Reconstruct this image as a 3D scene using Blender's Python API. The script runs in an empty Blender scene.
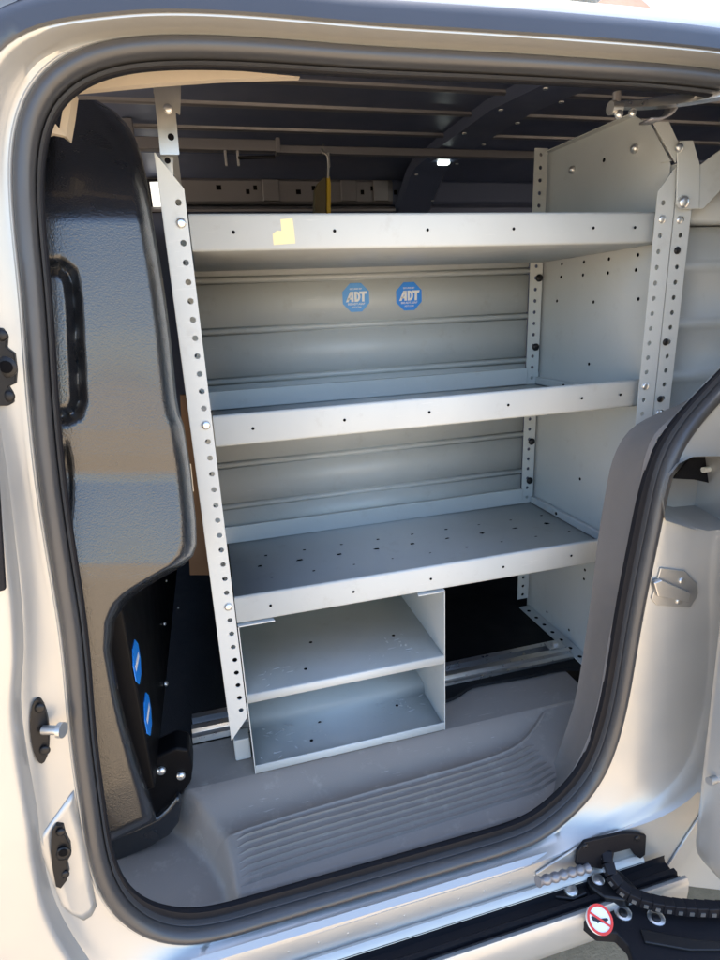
import bpy, bmesh, math, random
from mathutils import Vector as V, Matrix
random.seed(4)
S = bpy.context.scene
C = S.collection
R = math.radians

# ------------------------------------------------------------------ camera, sky, sun, exposure
CZ = 1.32                                   # camera height above the ground
YAW, PIT, ROL, FPX = 0.2474, 0.2890, -0.0460, 567.366
F = V((math.sin(YAW)*math.cos(PIT), math.cos(YAW)*math.cos(PIT), -math.sin(PIT)))
A0 = V((math.cos(YAW), -math.sin(YAW), 0)); U0 = A0.cross(F)
AX = A0*math.cos(ROL)+U0*math.sin(ROL); UP = AX.cross(F)
cam = bpy.data.cameras.new('camera'); co = bpy.data.objects.new('camera', cam); C.objects.link(co)
cam.sensor_fit = 'HORIZONTAL'; cam.sensor_width = 36; cam.lens = FPX/720*36
cam.clip_start = 0.02; cam.clip_end = 900
co.matrix_world = Matrix(((AX.x, UP.x, -F.x, 0), (AX.y, UP.y, -F.y, 0), (AX.z, UP.z, -F.z, CZ), (0, 0, 0, 1)))
S.camera = co
S.render.resolution_x = 768; S.render.resolution_y = 1024
SUN_EL, SUN_AZ = R(70), R(12)
w = bpy.data.worlds.new('World'); S.world = w; w.use_nodes = True
wn = w.node_tree
sky = wn.nodes.new('ShaderNodeTexSky'); sky.sky_type = 'NISHITA'; sky.sun_disc = False
sky.sun_elevation = SUN_EL; sky.sun_rotation = SUN_AZ; sky.dust_density = 1.0; sky.ozone_density = 1.0
wn.links.new(sky.outputs[0], wn.nodes['Background'].inputs[0])
wn.nodes['Background'].inputs[1].default_value = 0.15
sl = bpy.data.lights.new('sun', 'SUN'); so = bpy.data.objects.new('sun', sl); C.objects.link(so)
sl.energy = 3.3; sl.angle = R(0.5); sl.color = (1, .95, .86)
sd = V((math.sin(SUN_AZ)*math.cos(SUN_EL), math.cos(SUN_AZ)*math.cos(SUN_EL), math.sin(SUN_EL)))
so.rotation_euler = sd.to_track_quat('Z', 'Y').to_euler(); so.location = (0, 4, 6)
S.view_settings.view_transform = 'Standard'; S.view_settings.look = 'None'
S.view_settings.exposure = 2.0; S.view_settings.gamma = 1; S.view_settings.use_curve_mapping = False

# ------------------------------------------------------------------ pixel -> direction helpers (depth comes from the plane a thing touches)
def ray(px, py): return AX*((px-360)/FPX)-UP*((py-480)/FPX)+F
def uy(px, py, Y): d = ray(px, py); return d*(Y/d.y)+V((0, 0, CZ))
def uz(px, py, Z): d = ray(px, py); return d*((Z-CZ)/d.z)+V((0, 0, CZ))
def ux(px, py, X): d = ray(px, py); return d*(X/d.x)+V((0, 0, CZ))
LEAN, Y0 = .05, .6275                       # the body side leans in a little towards the roof
def ob(px, py, off=0):
    d = ray(px, py); return d*((Y0+off+LEAN*CZ)/(d.y-LEAN*d.z))+V((0, 0, CZ))
def sm(a, b, x): t = min(1, max(0, (x-a)/(b-a))); return t*t*(3-2*t)
def lerp(a, b, t): return a+(b-a)*t
def interp(keys, x):
    if x <= keys[0][0]: return keys[0][1]
    for (a, fa), (b, fb) in zip(keys, keys[1:]):
        if x <= b: return lerp(fa, fb, (x-a)/(b-a))
    return keys[-1][1]

# ------------------------------------------------------------------ materials
def material(name, col, rough=.5, metal=0, bump=0, bscale=60, var=.12, vscale=6, coat=0, rvar=.12, spec=.5, dirt=None, detail=4, scr=None):
    m = bpy.data.materials.new(name); m.use_nodes = True
    n, l = m.node_tree.nodes, m.node_tree.links
    b = n['Principled BSDF']
    tc = n.new('ShaderNodeTexCoord')
    g = n.new('ShaderNodeNewGeometry')
    no = n.new('ShaderNodeTexNoise'); no.inputs['Scale'].default_value = vscale; no.inputs['Detail'].default_value = 6
    l.new(g.outputs['Position'], no.inputs['Vector'])
    mx = n.new('ShaderNodeMix'); mx.data_type = 'RGBA'
    mx.inputs['A'].default_value = (*[c*(1-var) for c in col], 1); mx.inputs['B'].default_value = (*[min(1, c*(1+var)) for c in col], 1)
    l.new(no.outputs[0], mx.inputs['Factor'])
    last = mx.outputs['Result']
    if dirt:
        n2 = n.new('ShaderNodeTexNoise'); n2.inputs['Scale'].default_value = dirt[1]; n2.inputs['Detail'].default_value = 8; n2.inputs['Roughness'].default_value = .7
        l.new(g.outputs['Position'], n2.inputs['Vector'])
        cr = n.new('ShaderNodeValToRGB'); cr.color_ramp.elements[0].position = dirt[2]; cr.color_ramp.elements[1].position = dirt[2]+.12
        cr.color_ramp.elements[1].color = (dirt[3],)*3+(1,)
        l.new(n2.outputs[0], cr.inputs[0])
        m2 = n.new('ShaderNodeMix'); m2.data_type = 'RGBA'; m2.inputs['B'].default_value = (*dirt[0], 1)
        l.new(cr.outputs[0], m2.inputs['Factor']); l.new(last, m2.inputs['A']); last = m2.outputs['Result']
    if scr:                                  # short rubbed scratches: (colour, strength, stretch)
        mp_ = n.new('ShaderNodeMapping'); mp_.inputs['Scale'].default_value = scr[2]; mp_.inputs['Rotation'].default_value = (.25, .15, .5)
        l.new(g.outputs['Position'], mp_.inputs['Vector'])
        n5 = n.new('ShaderNodeTexNoise'); n5.inputs['Scale'].default_value = 1; n5.inputs['Detail'].default_value = 3
        l.new(mp_.outputs[0], n5.inputs['Vector'])
        n6 = n.new('ShaderNodeTexNoise'); n6.inputs['Scale'].default_value = 11; l.new(g.outputs['Position'], n6.inputs['Vector'])
        c5 = n.new('ShaderNodeMapRange'); c5.inputs[1].default_value = .66; c5.inputs[2].default_value = .70; l.new(n5.outputs[0], c5.inputs[0])
        c6 = n.new('ShaderNodeMapRange'); c6.inputs[1].default_value = .48; c6.inputs[2].default_value = .62; c6.inputs[4].default_value = scr[1]; l.new(n6.outputs[0], c6.inputs[0])
        mm = n.new('ShaderNodeMath'); mm.operation = 'MULTIPLY'; l.new(c5.outputs[0], mm.inputs[0]); l.new(c6.outputs[0], mm.inputs[1])
        m5 = n.new('ShaderNodeMix'); m5.data_type = 'RGBA'; m5.inputs['B'].default_value = (*scr[0], 1)
        l.new(mm.outputs[0], m5.inputs['Factor']); l.new(last, m5.inputs['A']); last = m5.outputs['Result']
    l.new(last, b.inputs['Base Color'])
    mr = n.new('ShaderNodeMapRange'); mr.inputs[1].default_value = .3; mr.inputs[2].default_value = .7
    mr.inputs[3].default_value = max(.02, rough-rvar*rough); mr.inputs[4].default_value = min(1, rough+rvar*rough)
    n3 = n.new('ShaderNodeTexNoise'); n3.inputs['Scale'].default_value = vscale*3.1; n3.inputs['Detail'].default_value = 7
    l.new(g.outputs['Position'], n3.inputs['Vector']); l.new(n3.outputs[0], mr.inputs[0]); l.new(mr.outputs[0], b.inputs['Roughness'])
    b.inputs['Metallic'].default_value = metal
    b.inputs['Specular IOR Level'].default_value = spec
    if coat: b.inputs['Coat Weight'].default_value = coat; b.inputs['Coat Roughness'].default_value = .06
    if bump:
        n4 = n.new('ShaderNodeTexNoise'); n4.inputs['Scale'].default_value = bscale; n4.inputs['Detail'].default_value = detail
        l.new(g.outputs['Position'], n4.inputs['Vector'])
        bp = n.new('ShaderNodeBump'); bp.inputs['Strength'].default_value = bump; bp.inputs['Distance'].default_value = .002
        l.new(n4.outputs[0], bp.inputs['Height']); l.new(bp.outputs[0], b.inputs['Normal'])
    return m
M = {}
M['paint'] = material('silver_paint', (.50, .495, .475), .36, .5, 0, 500, .04, 5, .35, .15, dirt=((.46, .42, .36), 14, .62, .18))
M['seal'] = material('rubber_seal', (.045, .045, .048), .40, 0, .04, 900, .05, 8, spec=.8)
M['channel'] = material('dark_channel', (.07, .075, .085), .22, .3, .02, 300, .1, 8)
M['lip'] = material('black_rubber', (.008, .008, .011), .55, 0, .1, 300, spec=.25)
M['shelf'] = material('grey_powder_coat', (.55, .575, .57), .44, .05, .05, 900, .05, 9, dirt=((.38, .37, .34), 26, .58, .25), scr=((.66, .67, .66), .6, (26, 420, 420)))
M['galv'] = material('satin_zinc', (.55, .54, .52), .32, .85, .05, 300, .12, 20)
M['alu'] = material('brushed_aluminium', (.66, .67, .68), .3, .95, .06, 300, .1, 25)
M['chrome'] = material('bright_zinc_bolt', (.78, .78, .77), .34, .9, 0)
M['blackbolt'] = material('black_bolt', (.012, .012, .014), .4, .3)
M['plastic'] = material('black_grained_plastic', (.010, .011, .014), .25, 0, .42, 460, .2, 8, .5, .15, 1.0, detail=3)
M['blackwall'] = material('black_partition', (.005, .005, .006), .45, 0, .1, 200, spec=.12)
M['step'] = material('grey_step_plastic', (.265, .230, .202), .5, 0, .18, 900, .10, 7, dirt=((.44, .39, .33), 24, .57, .35), scr=((.50, .46, .40), .5, (30, 300, 300)))
M['trim'] = material('grey_trim_plastic', (.205, .188, .178), .55, 0, .2, 900, .05, 7)
M['inner'] = material('shaded_inner_paint', (.12, .148, .24), .40, .2, .03, 60, .1, 4, 0)  # silver paint with the interior's shade and sky tint put into its colour
M['bare'] = material('grey_inner_metal', (.27, .26, .27), .38, .5, .04, 80, .12, 9)
M['mat'] = material('black_floor_mat', (.008, .008, .009), .6, 0, .3, 300, spec=.2)
M['wood'] = material('plywood', (.66, .575, .46), .6, 0, .15, 120, .14, 14)
M['cardboard'] = material('brown_board', (.24, .13, .065), .7, 0, .1, 80)
M['tape'] = material('masking_tape', (.82, .72, .42), .65, 0, .15, 200)
M['white'] = material('white_paper', (.85, .83, .74), .6)
M['blue'] = material('sticker_blue', (.012, .25, .85), .35, 0, 0)
M['blue2'] = material('sticker_blue_faded', (.10, .36, .80), .4, 0, 0)
M['print'] = material('print_white', (.88, .88, .88), .4)
M['red'] = material('sticker_red', (.75, .05, .035), .4)
M['ink'] = material('print_black', (.015, .015, .02), .4)
M['yellow'] = material('yellow_plastic', (.75, .5, .03), .45)
M['olive'] = material('brown_tool_body', (.13, .105, .05), .55)
M['hole'] = material('black_hole', (.004, .004, .005), .8, spec=.1)
M['scuff'] = material('pale_scuff', (.62, .63, .62), .6)
M['concrete'] = material('tan_concrete', (.54, .40, .25), .85, 0, .8, 220, .25, 40, dirt=((.2, .16, .12), 160, .55, .6))
M['roofing'] = material('brown_roofing', (.30, .14, .09), .8, 0, .4, 5, .2, 2)
M['stucco'] = material('cream_stucco', (.7, .62, .5), .8, 0, .3, 4)
M['clear'] = material('smoked_sleeve', (.45, .47, .5), .3, 0, .1)
lm = bpy.data.materials.new('lit_lamp'); lm.use_nodes = True
lm.node_tree.nodes['Principled BSDF'].inputs['Emission Color'].default_value = (.9, 1, .88, 1)
lm.node_tree.nodes['Principled BSDF'].inputs['Emission Strength'].default_value = 2.0
M['lamp'] = lm
dl = bpy.data.materials.new('emissive_card'); dl.use_nodes = True  # self-lit material of the added bright patch on the far wall
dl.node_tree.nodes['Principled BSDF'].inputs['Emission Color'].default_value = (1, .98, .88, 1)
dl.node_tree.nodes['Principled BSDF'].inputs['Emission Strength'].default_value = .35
M['glow'] = dl

# ------------------------------------------------------------------ object helpers
WL = {}
def tag(o, label=None, cat=None, group=None, kind=None):
    for k, v in (('label', label), ('category', cat), ('group', group), ('kind', kind)):
        if v: o[k] = v
    return o
def thing(name, loc, label, cat, group=None):
    o = bpy.data.objects.new(name, None); C.objects.link(o); o.empty_display_size = .05
    o.location = loc; WL[o.name] = V(loc); return tag(o, label, cat, group)
def obj(name, vs, fs, mat, parent=None, ang=35, bev=0, seg=2, solid=0, flat=False, subd=0):
    vs = [V(v) for v in vs]
    lo = V([min(v[i] for v in vs) for i in range(3)]); hi = V([max(v[i] for v in vs) for i in range(3)])
    c = (lo+hi)/2
    me = bpy.data.meshes.new(name); me.from_pydata([tuple(v-c) for v in vs], [], fs); me.validate()
    bm = bmesh.new(); bm.from_mesh(me); bmesh.ops.recalc_face_normals(bm, faces=bm.faces); bm.to_mesh(me); bm.free()
    if not flat:
        me.polygons.foreach_set('use_smooth', [True]*len(me.polygons)); me.set_sharp_from_angle(angle=R(ang))
    me.materials.append(M[mat] if isinstance(mat, str) else mat)
    o = bpy.data.objects.new(name, me); C.objects.link(o)
    o.location = c-(WL[parent.name] if parent else V((0, 0, 0))); o.parent = parent; WL[o.name] = c
    if solid:
        s = o.modifiers.new('solid', 'SOLIDIFY'); s.thickness = solid; s.offset = 0
    if bev:
        b = o.modifiers.new('bevel', 'BEVEL'); b.width = bev; b.segments = seg; b.limit_method = 'ANGLE'; b.angle_limit = R(30); b.harden_normals = True
    return o
def dup(o, d, parent=None):
    c = o.copy(); C.objects.link(c); c.parent = parent or o.parent
    c.location = o.location+V(d); WL[c.name] = WL[o.name]+V(d)
    if parent and parent is not o.parent: c.location = WL[c.name]-WL[parent.name]
    return c
BF = [(0, 1, 2, 3), (7, 6, 5, 4), (0, 4, 5, 1), (1, 5, 6, 2), (2, 6, 7, 3), (3, 7, 4, 0)]
def boxv(x0, x1, y0, y1, z0, z1):
    return [(x0, y0, z0), (x1, y0, z0), (x1, y1, z0), (x0, y1, z0), (x0, y0, z1), (x1, y0, z1), (x1, y1, z1), (x0, y1, z1)]
def box(name, x0, x1, y0, y1, z0, z1, mat, parent=None, bev=.0015, seg=2):
    return obj(name, boxv(x0, x1, y0, y1, z0, z1), BF, mat, parent, bev=bev, seg=seg)
def prism(name, pts, ext, mat, parent=None, bev=0):
    pts = [V(p) for p in pts]; e = V(ext); n = len(pts)
    fs = [tuple(range(n)), tuple(range(2*n-1, n-1, -1))]+[(i, i+n, (i+1) % n+n, (i+1) % n) for i in range(n)]
    return obj(name, pts+[p+e for p in pts], fs, mat, parent, bev=bev)
def sheet(name, rows, mat, parent=None, closed=False, ang=35, solid=0, capclosed=False):
    n = len(rows[0]); vs = [v for r in rows for v in r]; fs = []
    for i in range(len(rows)-1+(1 if capclosed else 0)):
        i2 = (i+1) % len(rows)
        for j in range(n if closed else n-1):
            j2 = (j+1) % n; fs.append((i*n+j, i*n+j2, i2*n+j2, i2*n+j))
    return obj(name, vs, fs, mat, parent, ang=ang, solid=solid)
def sweepx(name, prof, x0, x1, mat, parent=None, ang=35, solid=0, nx=2):
    return sheet(name, [[V((lerp(x0, x1, i/(nx-1)), y, z)) for y, z in prof] for i in range(nx)], mat, parent, ang=ang, solid=solid)
def frame(d):
    d = d.normalized(); a = V((0, 0, 1)) if abs(d.z) < .9 else V((1, 0, 0))
    u = d.cross(a).normalized(); return u, d.cross(u)
def tube(name, pts, r, mat, parent=None, n=12, ang=60):
    pts = [V(p) for p in pts]; rows = []
    rs = r if isinstance(r, (list, tuple)) else [r]*len(pts)
    for i, p in enumerate(pts):
        d = pts[min(i+1, len(pts)-1)]-pts[max(i-1, 0)]; u, v = frame(d)
        rows.append([p+(u*math.cos(2*math.pi*k/n)+v*math.sin(2*math.pi*k/n))*rs[i] for k in range(n)])
    vs = [v for q in rows for v in q]; fs = []
    for i in range(len(rows)-1):
        for j in range(n): fs.append((i*n+j, i*n+(j+1) % n, (i+1)*n+(j+1) % n, (i+1)*n+j))
    fs += [tuple(range(n)), tuple(range(len(vs)-n, len(vs)))]
    return obj(name, vs, fs, mat, parent, ang=ang)
def bolt(name, c, axis, r, h, mat, parent, n=14, dome=True):
    a = V(axis).normalized(); c = V(c)
    if dome: return tube(name, [c, c+a*h*.45, c+a*h*.8, c+a*h], [r, r, r*.82, r*.45], mat, parent, n, 50)
    return tube(name, [c, c+a*h*.9, c+a*h], [r, r, r*.9], mat, parent, n, 40)
def smooth_poly(pts, n, closed=True, it=2):
    """Catmull-Rom through points, resampled evenly by length"""
    P = [V(p) for p in pts]; m = len(P); out = []
    for i in range(m if closed else m-1):
        g = lambda k: P[k % m] if closed else P[min(max(k, 0), m-1)]
        a, b, c, d = g(i-1), g(i), g(i+1), g(i+2)
        for s in range(12):
            t = s/12
            out.append(.5*((2*b)+(c-a)*t+(2*a-5*b+4*c-d)*t*t+(3*b-a-3*c+d)*t**3))
    if not closed: out.append(P[-1])
    q = out+[out[0]] if closed else out
    L = [0]
    for a, b in zip(q, q[1:]): L.append(L[-1]+(b-a).length)
    res = []; k = 0; T = L[-1]
    for i in range(n):
        s = T*i/(n if closed else n-1)
        while k < len(L)-2 and L[k+1] < s: k += 1
        t = (s-L[k])/max(1e-9, L[k+1]-L[k]); res.append(q[k].lerp(q[k+1], min(1, t)))
    return res
def text_verts(s, size):
    cu = bpy.data.curves.new('lettering', 'FONT'); cu.body = s; cu.size = size; cu.align_x = 'CENTER'; cu.offset = size*.012; cu.resolution_u = 3
    o = bpy.data.objects.new('lettering', cu); C.objects.link(o)
    dg = bpy.context.evaluated_depsgraph_get(); me = o.evaluated_get(dg).to_mesh()
    vs = [v.co.copy() for v in me.vertices]; fs = [tuple(p.vertices) for p in me.polygons]
    bpy.data.objects.remove(o); bpy.data.curves.remove(cu); return vs, fs

# ------------------------------------------------------------------ setting: ground
g = obj('ground', [(-400, -400, 0), (400, -400, 0), (400, 400, 0), (-400, 400, 0)], [(0, 1, 2, 3)], 'concrete'); tag(g, kind='structure')

# ================================================================== the van
van = thing('cargo_van', (.25, 1.4, 0), 'silver cargo van with its side doorway open and shelving inside', 'van')
# opening outline = outer edge of the rubber seal, clockwise from the top middle
SO_PX = [(360, 48), (430, 51.5), (500, 55), (580, 60), (653, 65), (700, 69.5), (740, 76), (785, 90), (815, 116), (826, 160), (820, 225), (797, 295), (762, 354), (718, 400), (697, 424), (681, 443), (669, 475),
         (655.5, 540), (645, 590), (636, 640), (626, 700), (616, 740), (605, 770), (585, 800), (562, 821), (540, 839), (514, 849), (459, 865.5), (400, 883), (339, 901), (274, 920), (230, 933.5), (198, 941.5), (172, 942),
         (145, 935), (118, 917), (100, 890), (90, 856), (82, 800), (74.5, 748), (65, 640), (52, 560), (40, 480), (31, 390), (25, 300), (16, 220), (13, 165), (15, 130), (20, 108), (30, 84), (44, 68), (65, 55), (84, 46), (111, 40), (139, 37.5), (200, 37), (280, 41.5)]
NR = 420
BASE = smooth_poly([ob(*p) for p in SO_PX], NR)
for _ in range(25): BASE = [(BASE[i-1]+BASE[i]*2+BASE[(i+1) % NR])/4 for i in range(NR)]
NRM = []
for i in range(NR):
    t = BASE[(i+2) % NR]-BASE[i-2]; t = V((t.x, 0, t.z)).normalized(); NRM.append(V((-t.z, 0, t.x)))   # outward (clockwise path)
for _ in range(6):
    NRM = [(NRM[i-1]+NRM[i]*2+NRM[(i+1) % NR]).normalized() for i in range(NR)]
def ring(wid, off):
    """the outline moved outward by wid (number or list) and to depth off behind the body plane"""
    out = []
    for i in range(NR):
        wv = wid[i] if isinstance(wid, list) else wid
        p = BASE[i]+NRM[i]*wv; o = off[i] if isinstance(off, list) else off
        out.append(V((p.x, Y0+o+LEAN*p.z, p.z)))
    return out
JC_PX = [(100, 22), (200, 26), (360, 34), (500, 42), (600, 48), (720, 58), (800, 70), (860, 100), (885, 160), (880, 240), (855, 320), (800, 400), (750, 455), (722, 500), (711, 560), (710, 600), (711, 640), (706.7, 697), (697.5, 738), (688, 766), (674, 784), (652, 803), (617, 826), (560, 853),
         (460, 887), (360, 919), (238, 959), (160, 984), (120, 990), (90, 962), (70, 935), (52, 900), (38, 845), (28, 770), (21, 700), (24, 650), (22, 600), (14, 540), (8, 490), (0, 445), (-14, 380), (-24, 300), (-28, 200), (-22, 120), (-6, 62), (8, 47), (30, 36), (60, 26)]
JC = [ob(*p, off=-.03) for p in JC_PX]
def hitw(i, poly):
    p = BASE[i]; n = NRM[i]; best = None
    for a, b in zip(poly, poly[1:]+poly[:1]):
        ex, ez = b.x-a.x, b.z-a.z; det = n.x*(-ez)+n.z*ex
        if abs(det) < 1e-9: continue
        rx, rz = a.x-p.x, a.z-p.z
        t = (rx*(-ez)+rz*ex)/det; s = (n.x*rz-n.z*rx)/det
        if -1e-6 <= s <= 1+1e-6 and t > -.01 and (best is None or t < best): best = t
    return best if best is not None else .04
WC = [max(.006, hitw(i, JC)) for i in range(NR)]
for _ in range(8): WC = [(WC[i-1]+WC[i]*2+WC[(i+1) % NR])/4 for i in range(NR)]
fr = lambda k: [w_*k for w_ in WC]
plus = lambda k: [w_+k for w_ in WC]
TOPF = [sm(1.50, 1.57, p.z) for p in BASE]              # 1 along the header
BOTF = [sm(.62, .50, p.z) if False else (1-sm(.50, .60, p.z))*(1-sm(.50, .62, p.x)) for p in BASE]   # 1 along the sill
def rim(k, off, offt): return ring([WC[i]+k*(1-.97*BOTF[i]) for i in range(NR)], [lerp(lerp(off, offt, TOPF[i]), -.031, BOTF[i]) for i in range(NR)])
body_rows = [ring(-.016, .030), ring(-.012, .012), ring(0, .002), ring([min(.0015, w_*.1) for w_ in WC], -.0035), ring([min(.0035, w_*.2) for w_ in WC], -.0045), ring([min(.0055, w_*.32) for w_ in WC], -.0028), ring([min(.010, w_*.5) for w_ in WC], -.0045),
             ring(fr(.62), -.0165), ring(fr(.84), -.0235), ring([w_-min(.005, .1*w_) for w_ in WC], -.0285), ring(WC, -.031), rim(.003, -.034, -.0315),
             rim(.018, -.041, -.029), rim(.024, -.045, -.0275), rim(.030, -.052, -.024)]
def pocket_cut(bm, polypx, off):
    c = V((0, 0, CZ)); P = [ob(*p, off=off) for p in polypx]; cen = sum(P, V())/len(P)
    planes = []
    for a, b in zip(P, P[1:]+P[:1]):
        n = (a-c).cross(b-c).normalized()
        if n.dot(cen-c) > 0: n = -n
        planes.append((a, n))
    for a, n in planes:
        fs = [f for f in bm.faces if (f.calc_center_median()-cen).length < .16]
        ge = set(fs) | {e for f in fs for e in f.edges} | {v for f in fs for v in f.verts}
        bmesh.ops.bisect_plane(bm, geom=list(ge), plane_co=a, plane_no=n, dist=1e-6)
    kill = [f for f in bm.faces if all((f.calc_center_median()-a).dot(n) < 0 for a, n in planes) and (f.calc_center_median()-cen).length < .3]
    bmesh.ops.delete(bm, geom=kill, context='FACES')
POCKET = [(669, 476), (678, 464), (692, 457), (735, 456), (740, 500), (735, 528), (708, 531), (690, 527), (665, 519), (663, 498)]
def body_mesh():
    n = NR; vs = [v for r in body_rows for v in r]; fs = []
    for i in range(len(body_rows)-1):
        for j in range(n): fs.append((i*n+j, i*n+(j+1) % n, (i+1)*n+(j+1) % n, (i+1)*n+j))
    o = obj('door_frame', vs, fs, 'paint', van, ang=50)
    me = o.data; c = WL[o.name]
    bm = bmesh.new(); bm.from_mesh(me); bmesh.ops.translate(bm, verts=bm.verts, vec=c)
    pocket_cut(bm, POCKET, -.02)
    bmesh.ops.translate(bm, verts=bm.verts, vec=-c); bm.to_mesh(me); bm.free()
    return o
dframe = body_mesh()
# recess in the rear jamb
pk = [ob(*p, off=-.016) for p in POCKET]; pc = sum(pk, V())/len(pk)
def pshrink(k, dy): return [pc+(p-pc)*k+V((.004*dy/.02, dy, 0)) for p in pk]
sheet('jamb_recess', [pshrink(1.03, -.004), pshrink(1.0, .001), pshrink(.95, .012), pshrink(.90, .06), pshrink(.84, .085), pshrink(.5, .09), pshrink(.02, .092)], 'paint', dframe, closed=True, ang=60)
prism('recess_shade_plate', [ob(*p, off=.05) for p in [(672, 478), (690, 456), (800, 450), (800, 483), (715, 484), (692, 479)]], (0, -.004, 0), 'lip', dframe)  # black plate paints in the dark at the top of the recess
tube('recess_pin', [ob(703, 470, .04), ob(709, 469, .04)], .005, 'white', dframe, 8)
# outer skin of the body side, below and behind the doorway
sk0 = rim(.0298, -.0515, -.0245); sk1 = rim(.034, -.056, -.020); sk2 = rim(.36, -.06, .0)
for r_ in (sk0, sk1, sk2):
    for p in r_: p.z = max(.22, min(1.645, p.z))
keep = [j for j in range(NR) if BOTF[j] < .02 and TOPF[j] < .98]
vs = [v for r_ in (sk0, sk1, sk2) for v in r_]
obj('side_panel', vs, [(i*NR+j, i*NR+(j+1) % NR, (i+1)*NR+(j+1) % NR, (i+1)*NR+j) for i in range(2) for j in keep], 'paint', van, ang=40)
# roof skin
sweepx('roof_skin', [(.6855, 1.634), (.690, 1.645), (.705, 1.657), (.75, 1.68), (.85, 1.715), (1.0, 1.748), (1.2, 1.785), (1.4, 1.812), (1.9, 1.806), (2.1, 1.775), (2.2, 1.68), (2.23, 1.55), (2.25, 1.2), (2.26, .3)], -1.1, 2.2, 'paint', van, ang=60)
# dark glossy drip channel over the header
di = [j for j in range(NR) if TOPF[j] > .25 or TOPF[(j+1) % NR] > .25]
lift = lambda r_: [V((p.x, p.y-.0012, p.z-.0004)) for p in r_]
dr = [lift(rim(.0025, -.034, -.0315)), lift(rim(.0045, -.0345, -.0335)), lift(rim(.018, -.041, -.031)), lift(rim(.0285, -.050, -.0275)), lift(rim(.031, -.053, -.0235))]
obj('drip_channel', [v for r_ in dr for v in r_], [(i*NR+j, i*NR+(j+1) % NR, (i+1)*NR+(j+1) % NR, (i+1)*NR+j) for i in range(4) for j in di], 'channel', van, ang=50)
# rubber seal round the doorway
seal = sheet('door_seal', [ring(.001, .012), ring(.0008, -.0045), ring(-.002, -.0090), ring(-.007, -.0112), ring(-.0125, -.0105), ring(-.0162, -.0065), ring(-.0174, .001), ring(-.0178, .012)], 'seal', van, closed=True, ang=60)
sheet('seal_lip', [ring(-.0186, .014), ring(-.0190, .005), ring(-.0195, .0035), ring(-.0201, .005), ring(-.0204, .016)], 'seal', seal, closed=True, ang=60)
SIDE = [max((1-sm(.46, .56, p.z)), sm(.35, .5, p.x)*(1-sm(1.0, 1.2, p.z))) for p in BASE]
for _ in range(20): SIDE = [(SIDE[i-1]+SIDE[i]*2+SIDE[(i+1) % NR])/4 for i in range(NR)]
fo = lambda a, b: [lerp(a, b, SIDE[i]) for i in range(NR)]
fl = lambda a, b: [-lerp(a, b, SIDE[i]) for i in range(NR)]
sheet('inner_flange', [ring(-.0176, .010), ring(-.0215, .013), ring(fl(.0222, .0245), .0138), ring(fl(.0228, .026), .0155), ring(fl(.023, .0268), fo(.017, .022)), ring(fl(.023, .027), fo(.018, .026))], 'lip', seal, closed=True, ang=60)

sheet('gap_liner', [ring(-.018, .0125), ring(fl(.0205, .0255), .0132), ring(fl(.0215, .0300), .0142), ring(fl(.0218, .0310), fo(.018, .020))], 'lip', seal, closed=True, ang=50)
# sill, track and rocker under the doorway
def sillp(px, py, Y): p = uy(px, py, Y); return (p.y, p.z)
prof = [(.628, .452), (.620, .4465), (.6185, .440), (.6165, .412), (.615, .4065), (.6135, .4045), (.612, .4085), (.608, .4095), (.603, .4055), (.600, .400)]
sweepx('sill', prof, -.75, .62, 'paint', van, ang=32)
sweepx('sill_track', [(.6005, .402), (.6003, .396), (.597, .390), (.583, .389), (.581, .396), (.579, .3985), (.572, .3985), (.570, .393), (.5665, .392), (.565, .399)], -.75, .66, 'lip', van, ang=30)
sweepx('rocker_panel', [(.566, .395), (.560, .396), (.5565, .390), (.555, .372), (.556, .345), (.562, .322), (.575, .306), (.60, .298), (.75, .295)], -.95, .67, 'paint', van, ang=40)
# underbody keeps light off the ground beneath
box('underbody', -1.05, 2.15, .64, 2.2, .26, .30, 'lip', van)
for k in range(14):                     # spot welds along the sill
    x = -.12+k*.045
    bolt('spot_weld', (x, .6175, .424), (0, -1, 0), .0022, .0008, 'paint', van, 8)

# ---------------- interior shell
roofp = [(.742, 1.612), (.76, 1.64), (.82, 1.675), (.95, 1.715), (1.15, 1.757), (1.4, 1.782), (1.7, 1.782), (1.95, 1.772), (2.08, 1.755), (2.13, 1.735)]
rfo = sweepx('inner_roof', roofp, -.95, 2.05, 'inner', van, ang=60)
def roofz(y): return interp(roofp, y)
sweepx('roof_header', [(.706, 1.612), (.714, 1.600), (.722, 1.599), (.738, 1.610), (.742, 1.6135)], -.3, .95, 'lip', van)
for y in (1.315, 1.49, 1.665, 1.86):
    z = roofz(y)
    sweepx('roof_rib', [(y-.011, z+.002), (y-.009, z-.006), (y-.004, z-.008), (y+.004, z-.008), (y+.009, z-.006), (y+.011, z+.002)], -.9, 2.0, 'bare' if y < 1.8 else 'inner', rfo, ang=50)
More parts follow.
